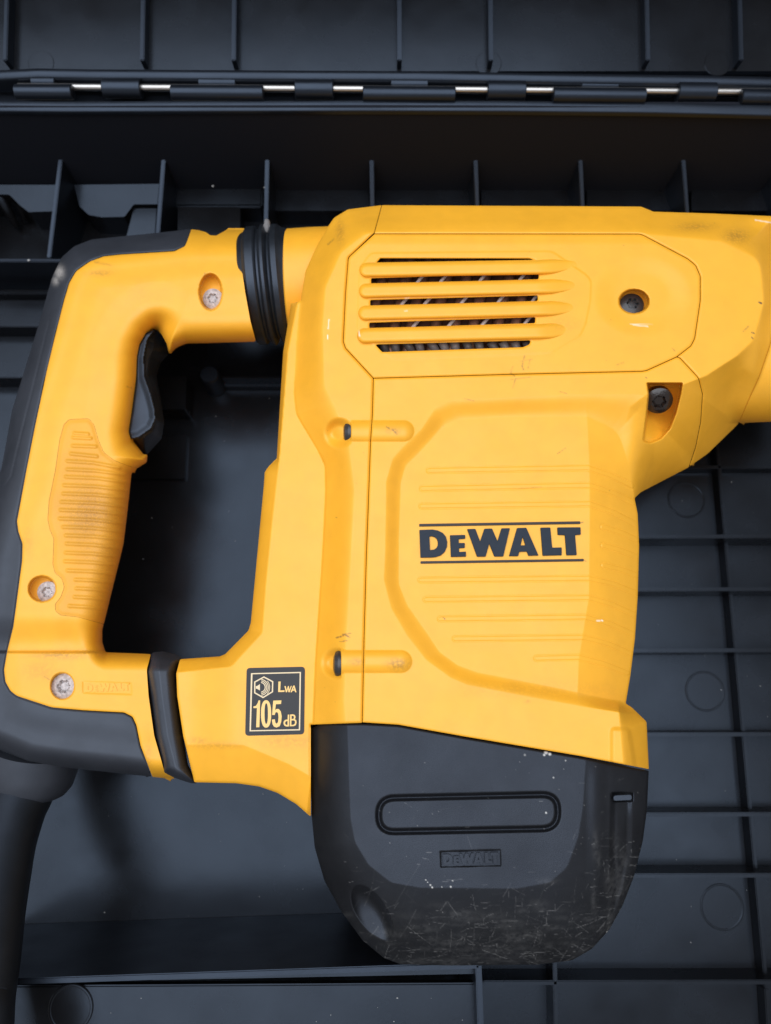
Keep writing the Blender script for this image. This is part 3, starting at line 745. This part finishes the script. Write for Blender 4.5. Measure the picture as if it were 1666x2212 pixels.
# ---- lettering
def T1(p): return (890 + p[0] * .2334, 1114.7 + p[1] * .2334)
LET = {'D': ([(70, 128), (190, 124), (240, 133), (285, 155), (315, 190), (328, 240), (325, 285), (305, 330), (270, 362), (225, 378), (180, 383), (80, 384)], [(163, 188), (185, 186), (210, 193), (232, 212), (241, 240), (240, 270), (228, 295), (205, 310), (168, 315)]),
       'E': ([(353, 177), (493, 174), (495, 208), (433, 212), (435, 250), (490, 248), (490, 294), (437, 296), (438, 333), (500, 328), (502, 374), (362, 378)], None),
       'W': ([(512, 120), (588, 118), (632, 235), (672, 117), (742, 115), (793, 232), (830, 113), (908, 112), (847, 373), (765, 374), (717, 255), (683, 375), (604, 375)], None),
       'A': ([(975, 110), (1060, 108), (1173, 364), (1080, 367), (1066, 328), (995, 330), (985, 370), (900, 370)], [(1026, 190), (1052, 270), (1008, 272)]),
       'L': ([(1192, 107), (1282, 105), (1300, 292), (1388, 290), (1388, 362), (1212, 366)], None),
       'T': ([(1348, 105), (1562, 103), (1565, 170), (1512, 175), (1527, 360), (1432, 362), (1418, 175), (1352, 173)], None)}
for k, (o_, h_) in LET.items():
    prism('letter', [T1(p) for p in o_], 107.15, 1.1, letterm, tool, holes=[[T1(p) for p in h_]] if h_ else (), bev=.12)
for a in ([(68, 72), (1560, 48), (1560, 72), (68, 96)], [(80, 418), (1592, 396), (1592, 418), (80, 440)]):
    prism('lettering_rule', [T1(p) for p in a], 106.9, .8, rulem, tool, bev=.12)
def small_letters(u0, v0, u1, v1, H, dz, m, parent, name='letter'):
    """the same word, small and raised: u0,v0 to u1,v1 is the rectangle's diagonal"""
    w = u1 - u0; sl = -.03
    for k, (o_, h_) in LET.items():
        t = lambda p: (u0 + 4 + (p[0] - 70) / 1495 * (w - 8), v0 + 3.5 + (p[1] - 103 + (p[0] - 70) * .013) / 285 * (v1 - v0 - 7) + (p[0] - 70) / 1495 * w * sl)
        prism(name, [t(p) for p in o_], 0, .6, m, parent, holes=[[t(p) for p in h_]] if h_ else (), zfun=lambda uu, vv: H(uu, vv) + dz)
small_letters(953, 1840, 1081, 1873, lambda a, b: np.full(a.shape, 109.0), -.02, black, boot)

# ---- noise label
def T2(p): return (518.5 + p[0] * .09335, 1425.8 + p[1] * .09335)
ZLB = 96.2
lab = prism('noise_label', [T2(p) + (8,) for p in ((155, 185), (1505, 155), (1485, 1720), (120, 1755))], ZLB, .25, labelm, tool)
def strip(pts, w, closed=False):
    """outline of a stroke"""
    p = [np.array(q, float) for q in pts]; n = len(p); L = []; R = []
    for i in range(n):
        a = p[max(i - 1, 0)]; b = p[min(i + 1, n - 1)]
        d = (b - a) / (np.hypot(*(b - a)) + 1e-9); nn = np.array((-d[1], d[0]))
        k = 1.0
        if 0 < i < n - 1:
            e = (p[i] - p[i - 1]); e = e / (np.hypot(*e) + 1e-9); k = min(1.8, 1 / max(.35, abs(d @ e)))
        L.append(p[i] + nn * w / 2 * k); R.append(p[i] - nn * w / 2 * k)
    return [tuple(q) for q in L] + [tuple(q) for q in reversed(R)]
def pr(name, pts, m=goldm, holes=()):
    return prism(name, [T2(q) for q in pts], ZLB + .08, .1, m, lab, holes=[[T2(q) for q in h] for h in holes])
pr('label_border', [(255, 305), (1412, 275), (1392, 1628), (222, 1652)], palem, holes=[[(290, 330), (1382, 303), (1364, 1602), (254, 1626)]])
hexo = [(555, 378), (772, 493), (766, 742), (535, 884), (328, 768), (328, 502)]
hc = np.mean(np.array(hexo), 0)
pr('label_symbol', hexo, palem, holes=[[tuple(hc + (np.array(q) - hc) * .87) for q in hexo]])
pr('label_symbol', [(368, 605), (400, 600), (462, 558), (462, 706), (400, 668), (368, 662)], palem)
for r, w in ((112, 20), (148, 18), (184, 18), (218, 14)):
    a0 = 1.45 if r < 200 else .75
    pr('label_symbol', strip([(475 + r * math.cos(t) * .98, 632 + r * math.sin(t)) for t in np.linspace(-a0, a0, 22)], w), palem)
pr('label_letter', [(890, 500), (942, 498), (932, 706), (1032, 700), (1030, 738), (884, 742)])
pr('label_letter', [(1030, 605), (1060, 603), (1083, 700), (1112, 602), (1132, 602), (1140, 690), (1178, 600), (1200, 600), (1150, 745), (1122, 745), (1112, 665), (1088, 747), (1062, 747)])
pr('label_letter', [(1235, 592), (1262, 590), (1308, 746), (1276, 746), (1266, 708), (1216, 710), (1200, 746), (1168, 748)], holes=[[(1246, 632), (1257, 680), (1229, 682)]])
pr('label_digit', [(430, 935), (468, 935), (450, 1555), (375, 1558), (393, 1112), (312, 1114), (312, 1076), (370, 1060), (410, 1000)])
ell = lambda cx, cy, rx, ry, n=28: [(cx + rx * math.copysign(abs(math.cos(t)) ** .85, math.cos(t)), cy + ry * math.copysign(abs(math.sin(t)) ** .85, math.sin(t))) for t in np.linspace(0, 2 * math.pi, n, endpoint=False)]
pr('label_digit', ell(605, 1248, 118, 318), holes=[ell(608, 1240, 40, 240)])
pr('label_digit', [(770, 940), (960, 935), (950, 1018), (832, 1023), (815, 1158), (850, 1132), (900, 1135), (945, 1190), (966, 1300), (955, 1430), (920, 1530), (850, 1562), (790, 1545), (755, 1490), (738, 1380), (808, 1372), (820, 1450), (850, 1476), (880, 1440), (893, 1330), (885, 1240), (860, 1205), (822, 1215), (805, 1272), (745, 1272)])
pr('label_letter', [(1108, 1265), (1142, 1265), (1134, 1538), (1075, 1540), (1035, 1525), (1008, 1480), (1010, 1430), (1040, 1390), (1085, 1378), (1104, 1378)], holes=[[(1102, 1412), (1072, 1415), (1048, 1440), (1046, 1470), (1066, 1500), (1100, 1506)]])
pr('label_letter', [(1162, 1262), (1230, 1258), (1272, 1275), (1288, 1320), (1272, 1370), (1305, 1400), (1312, 1455), (1290, 1512), (1240, 1532), (1152, 1535)],
   holes=[[(1196, 1292), (1232, 1292), (1252, 1318), (1240, 1360), (1194, 1366)], [(1192, 1398), (1250, 1398), (1274, 1420), (1272, 1470), (1240, 1500), (1190, 1502)]])

# ---- handle
HAND = Poly([(532, 493, 6), (524, 521), (522, 577, 40), (530, 633, 60), (541, 693, 40), (553, 738, 4), (403, 742, 30), (381, 751, 20), (366, 767, 4), (360, 742, 6), (349, 722, 5), (338, 711, 4), (321, 723, 15), (308, 745, 15), (303, 771, 20), (301, 820, 60), (291, 895, 40), (285, 932, 15), (289, 954, 10), (310, 981, 3),
             (319, 982, 3), (317, 999, 8), (299, 1010, 15), (284, 1023, 10), (280, 1062), (274, 1118, 60), (267, 1174, 60), (258, 1212, 60), (246, 1260, 60), (233, 1313, 60), (226, 1342, 40), (221, 1361, 20), (221, 1387, 20), (228, 1409, 6), (326, 1413, 3), (317, 1447, 30), (321, 1504, 40), (333, 1589, 40), (356, 1669, 10), (384, 1684, 4), (352, 1681, 6),
             (328, 1678), (223, 1667, 60), (156, 1660, 30), (60, 1646, 60), (-50, 1600, 60), (-70, 1400, 60), (-52, 1200, 80), (-20, 1080, 60), (4, 1007, 60), (26, 887, 60), (56, 790), (86, 693, 60), (112, 600, 40), (134, 555, 30), (160, 532, 30), (198, 517, 40), (336, 503, 60), (411, 495, 20), (429, 497, 15), (444, 501, 8), (454, 508, 6), (467, 509, 10), (485, 499, 8), (493, 493, 8)], 4)
YEL = Poly([(414, 400), (413, 494, 10), (405, 517, 8), (399, 531, 8), (377, 542, 12), (261, 549), (224, 553, 30), (194, 564, 30), (164, 585, 30), (149, 611, 30), (138, 648, 40), (119, 723), (101, 798), (75, 921), (56, 1018), (41, 1100, 30), (36, 1126, 15), (39, 1148, 12), (48, 1175, 12), (47, 1212, 30), (37, 1287), (28, 1354, 40), (15, 1406, 30), (8, 1447, 20), (11, 1473, 15), (22, 1493, 20), (36, 1504, 30), (112, 1529, 60), (178, 1535), (268, 1540, 10), (286, 1549, 10), (294, 1567, 10), (303, 1611), (328, 1677, 2), (340, 1720), (700, 1720), (700, 400)], 4)
PAD = Poly([(149, 906, 12), (192, 904, 10), (203, 917, 12), (213, 951, 20), (224, 977, 20), (246, 994, 20), (276, 1006), (300, 1012), (330, 1100), (300, 1340), (226, 1349), (168, 1333, 20), (131, 1329, 10), (120, 1320, 8), (119, 1305, 8), (131, 1290, 12), (139, 1268, 15), (133, 1249, 10), (119, 1238, 10), (114, 1219, 20), (116, 1163, 12), (108, 1145, 12), (103, 1122, 20), (106, 1081, 30), (119, 1018, 40), (129, 950, 30), (138, 917, 12)], 4)
PADR = [((161, 936), (190, 938)), ((158, 945), (196, 947)), ((157, 963), (206, 965)), ((153, 980), (209, 986))]
for (x0, y0, x1, y1) in ((390, 122, 690, 160), (390, 170, 720, 200), (380, 213, 740, 245), (370, 262, 738, 290), (365, 310, 738, 336), (355, 358, 736, 386), (350, 405, 730, 432), (345, 455, 724, 482), (365, 503, 718, 532), (380, 552, 712, 578), (385, 600, 706, 628), (380, 652, 698, 676), (375, 702, 690, 726), (390, 755, 678, 778), (435, 808, 668, 828), (440, 858, 655, 880), (430, 908, 642, 930), (400, 960, 630, 985)):
    f = lambda a, b: (a * .3734, 950.5 + b * .3734)
    xm = (x0 + x1) * .5
    PADR.append((f(x0, y0), f(xm, y0 + (y1 - y0) * .25), f(x1, y1)))
GRV = [((107, 692), (96, 735), (78, 810), (58, 890), (38, 970), (24, 1030), (10, 1050))]
HOLES = [(455, 630, 26, 41, 7), (91, 1272, 31, 29, 6), (135, 1482, 27, 30, 3.4)]
EMB = Poly([(178, 1471), (284, 1475), (285, 1501), (178, 1498)])
HANDH = Poly([(680, 493), (680, 738), (403, 742, 30), (381, 751, 20), (366, 767, 20), (350, 735, 10), (338, 711, 4), (321, 723, 15), (308, 745, 15), (303, 771, 20), (301, 820, 60), (291, 895, 40), (285, 932, 15), (289, 954, 10), (310, 981, 3),
             (319, 982, 3), (317, 999, 8), (299, 1010, 15), (284, 1023, 10), (280, 1062), (274, 1118, 60), (267, 1174, 60), (258, 1212, 60), (246, 1260, 60), (233, 1313, 60), (226, 1342, 40), (221, 1361, 20), (221, 1387, 20), (228, 1409, 6), (520, 1411), (520, 1690), (328, 1680),
             (223, 1667, 60), (156, 1660, 30), (60, 1646, 60), (-50, 1600, 60), (-70, 1400, 60), (-52, 1200, 80), (-20, 1080, 60), (4, 1007, 60), (26, 887, 60), (56, 790), (86, 693, 60), (112, 600, 40), (134, 555, 30), (160, 532, 30), (198, 517, 40), (336, 503, 60), (411, 495)], 4)
def H_hand(u, v):
    u = np.asarray(u, float); v = np.asarray(v, float)
    d = np.maximum(-HANDH(u, v), 0)
    R = 66 - 22 * sst(1330, 1420, v)
    q = np.clip(d / R, 0, 1)
    z = 60 + 24 * np.sqrt(1 - (1 - q) ** 2.3) + 1.0 * sst(60, 110, d)
    # the grip dips before the lower arm's shelf
    z = z - 4.5 * sst(1325, 1398, v) * sst(1411, 1406, v + 0.0 * u)
    # hollow between grip and neck, above the trigger
    z = z - 3.0 * np.exp(-((u - 352) / 34) ** 2 - ((v - 700) / 26) ** 2)
    z = z + .8 * sst(-12, 12, YEL(u, v)) * 0 - .55 * np.exp(-(YEL(u, v) / 2.2) ** 2)
    for pl in GRV: z = z - .6 * sst(3, .5, segbox(u, v, pl, 8))
    for (cx, cy, rx, ry, dep) in HOLES:
        e = np.hypot((u - cx) / rx, (v - cy) / ry); z = z - dep * sst(1.0, .86, e)
    z = z - .3 * sst(.5, -1.5, EMB(u, v))
    return z
def H_pad(u, v):
    z = H_hand(u, v) - .22 + .42 * sst(0, -10, PAD(u, v))
    for pl in PADR: z = z + .68 * sst(5.5, .4, segbox(u, v, pl, 8))
    return z
def A_hand(u, v):
    d = strokes(u, v, [(((307, 846), (318, 848), (325, 856)), 3, .5), (((275, 835), (284, 838)), 2.4, .35), (((443, 590), (440, 598)), 2.2, .5), (((205, 566), (240, 572)), 4, .3), (((96, 1462), (110, 1470)), 2, .3), (((308, 804), (312, 806)), 2, .5)])
    d = d + blobs(u, v, [(215, 590, 26, 6, .35), (130, 1415, 60, 9, .4), (185, 1410, 30, 6, .4), (90, 1450, 40, 22, .2), (300, 640, 60, 30, .08), (330, 830, 8, 18, .15), (320, 1640, 9, 40, .25), (60, 1170, 14, 40, .15)])
    c = blobs(u, v, [(128, 588, 10, 13, .9), (120, 606, 7, 9, .7)])
    return {'dirt': np.clip(d, 0, 1), 'chip': np.clip(c, 0, 1)}
def A_pad(u, v):
    d = blobs(u, v, [(195, 1110, 62, 70, .7), (205, 1125, 36, 34, .6), (215, 1185, 50, 70, .4), (180, 1020, 55, 60, .35), (200, 1260, 60, 70, .25), (170, 1290, 60, 60, .15)])
    return {'dirt': np.clip(d * .85 + .06, 0, 1)}
HR = ((3, 1.5), (8, 5), (14, 11))
handle = relief('handle', lambda u, v: np.maximum.reduce([HAND(u, v), YEL(u, v) + .8, -np.maximum(PAD(u, v), HAND(u, v)) + .2]), H_hand, (4, 484, 560, 1692), 2.0, yellow, tool, rings=HR, bevel=None, attr=A_hand)
relief('rubber_overmould', lambda u, v: np.maximum(HAND(u, v), -YEL(u, v) + .8), H_hand, (-74, 486, 420, 1690), 2.4, rubber, tool, rings=HR, bevel=None, attr=A_hand)
relief('grip_pad', lambda u, v: np.maximum(HAND(u, v), PAD(u, v) + .2), H_pad, (98, 898, 310, 1354), 1.8, gripm, handle, rings=HR, bevel=None, attr=A_pad)
for (u, v, z, r, t) in ((460, 645, 79.4, 4.6, .25), (103, 1279, 80.7, 4.4, .15), (139, 1483, 82.3, 5.3, 0)):
    screw(u, v, z, r, zinc, tilt=(t, 0), parent=handle)
small_letters(180, 1473, 283, 1499, H_hand, .22, yellow, handle)

# ---- trigger
TRI = Poly([(338, 709, 8), (352, 722, 8), (362, 746, 8), (363, 766, 8), (348, 783, 10), (338, 812, 20), (347, 857, 30), (355, 913, 20), (349, 948, 12), (316, 984, 6), (300, 976), (284, 956, 6), (278, 932), (284, 895), (294, 820), (296, 771), (301, 745), (315, 720)], 5)
TRC = [(338, 706), (318, 735), (311, 772), (313, 815), (326, 850), (335, 885), (336, 905), (327, 926), (300, 945), (284, 948)]
TRF = Poly([(338, 706), (318, 735, 20), (311, 772, 20), (313, 815, 20), (326, 850, 20), (335, 885, 10), (336, 905, 8), (327, 926, 10), (300, 945, 8), (284, 948), (250, 948), (250, 706)])
def H_trig(u, v):
    d = TRF(u, v); o = np.maximum(-TRI(u, v), 0)
    t = loft(d, o)
    return 71 + 1.2 * sst(0, -18, d) - 26 * (t ** 1.15) - 2.5 * np.exp(-(d / 5) ** 2) * (d > 0) + 0
relief('trigger', TRI, H_trig, (270, 700, 372, 992), 1.6, bellowm, tool, rings=((6, 6), (14, 14)), bevel=(4, .8))

# ---- bellows between handle and neck
p0 = P(531, 621, 60); p1 = P(633, 613, 60); L = 1000 * (p1 - p0).length
prof = [(-.02, 23.5), (.03, 24.8), (.10, 25.6), (.15, 27.2), (.18, 27.8), (.33, 27.8), (.36, 27.3), (.385, 26.3), (.42, 26.3), (.455, 27.8), (.48, 28.4), (.53, 28.4), (.56, 27.6), (.60, 25.4), (.63, 25.2), (.665, 27.4), (.69, 28.0), (.79, 28.0), (.82, 27.4), (.90, 26.2), (1.0, 25.6)]
bl = lathe('bellows', p0, p1 - p0, [(s * L, r) for s, r in prof], bellowm, tool, 120)
# a pale crumb caught in the fold
cc = P(577, 489, 79)
bm = bmesh.new(); bmesh.ops.create_icosphere(bm, subdivisions=3, radius=.0021)
for vx in bm.verts: vx.co *= 1 + random.uniform(-.14, .14); vx.co.y *= 1.8; vx.co.x *= .8
me = bpy.data.meshes.new('mortar_crumb'); bm.to_mesh(me); bm.free()
for p_ in me.polygons: p_.use_smooth = True
link('mortar_crumb', me, mat('mortar', (.17, .16, .16), .8, .3, bump=.5, bscale=800), bl).location = cc

# ---- pivot collar on the lower arm
COLR = Poly([(321, 1417, 6), (332, 1409, 8), (352, 1407, 10), (378, 1413, 10), (396, 1422, 5), (384, 1440, 8), (380, 1455, 10), (384, 1504, 30), (394, 1584, 30), (406, 1651, 20), (427, 1693, 4), (412, 1692), (384, 1683), (352, 1670, 8), (332, 1589, 30), (321, 1504, 30), (313, 1451, 20)], 5)
COLC = ((345, 1395), (344, 1450), (350, 1504), (362, 1589), (380, 1660), (395, 1700))
def H_col(u, v):
    d = np.maximum(-COLR(u, v), 0); q = np.clip(d / 22, 0, 1)
    e = seg(u, v, COLC)
    z = 70 + 19 * np.sqrt(1 - (1 - q) ** 2.4) - .06 * e
    return z - 9 * sst(1452, 1408, v) - .3 * sst(5, 3, np.hypot(u - 342, v - 1540)) * sst(2, 3.2, np.hypot(u - 342, v - 1540))
relief('pivot_collar', COLR, H_col, (304, 1402, 434, 1700), 1.8, rubber, tool, rings=((4, 1), (14, 5), (30, 14)), bevel=None)

# ---- cord and its strain relief
cordm = mat('cord_rubber', (.008, .0085, .0095), .5, .26, (.82, 1.0, 1.35), bump=.2, bscale=2000, mottle=.15, mscale=120)
pts = [P(68, 1600, 48), P(48, 1698, 50), P(29, 1752, 54), P(10, 1823, 60), P(-2, 1894, 66), P(-14, 1984, 74), P(-23, 2073, 82), P(-34, 2158, 89), P(-38, 2212, 93), P(-48, 2420, 100)]
tube('power_cord', pts, [15.5, 14.0, 13.0, 12.3, 12.0, 11.4, 11.0, 10.6, 10.5, 10.5], cordm, tool, 44, 8)
a = P(76, 1612, 50); b = P(60, 1692, 46)
lathe('strain_relief', a, b - a, [(0, 19.5), (9, 19.5), (15, 18.6), (18.2, 16.8), (18.8, 16.0)], rubber, tool, 64)
# ---- plaster dust caught in the case
bm = bmesh.new()
dpts = [(460, 402, 24), (573, 405, 30), (442, 455, 19), (572, 455, 24), (62, 562, 29.2), (150, 562, 29.2)] + [(rng.uniform(1385, 1660), rng.uniform(1000, 2200), .2) for _ in range(24)] + [(rng.uniform(150, 660), rng.uniform(1700, 1980), .2) for _ in range(12)] + [(rng.uniform(300, 600), rng.uniform(850, 1400), .2) for _ in range(12)] + [(rng.uniform(30, 1020), rng.uniform(2135, 2212), 64.1) for _ in range(9)]
for i_, (u, v, z) in enumerate(dpts):
    rr = .0006 if i_ < 6 else random.choice((.00010, .00013, .00016, .00022))
    bmesh.ops.create_icosphere(bm, subdivisions=1, radius=rr, matrix=Matrix.Translation(P(u, v, z)) @ Matrix.Scale(random.uniform(.6, 1.8), 4, (1, 0, 0)))
me = bpy.data.meshes.new('dust_specks'); bm.to_mesh(me); bm.free()
o_ = link('dust_specks', me, mat('dust', (.42, .41, .40), .9, .2), case); o_['kind'] = 'stuff'
S.frame_set(1)
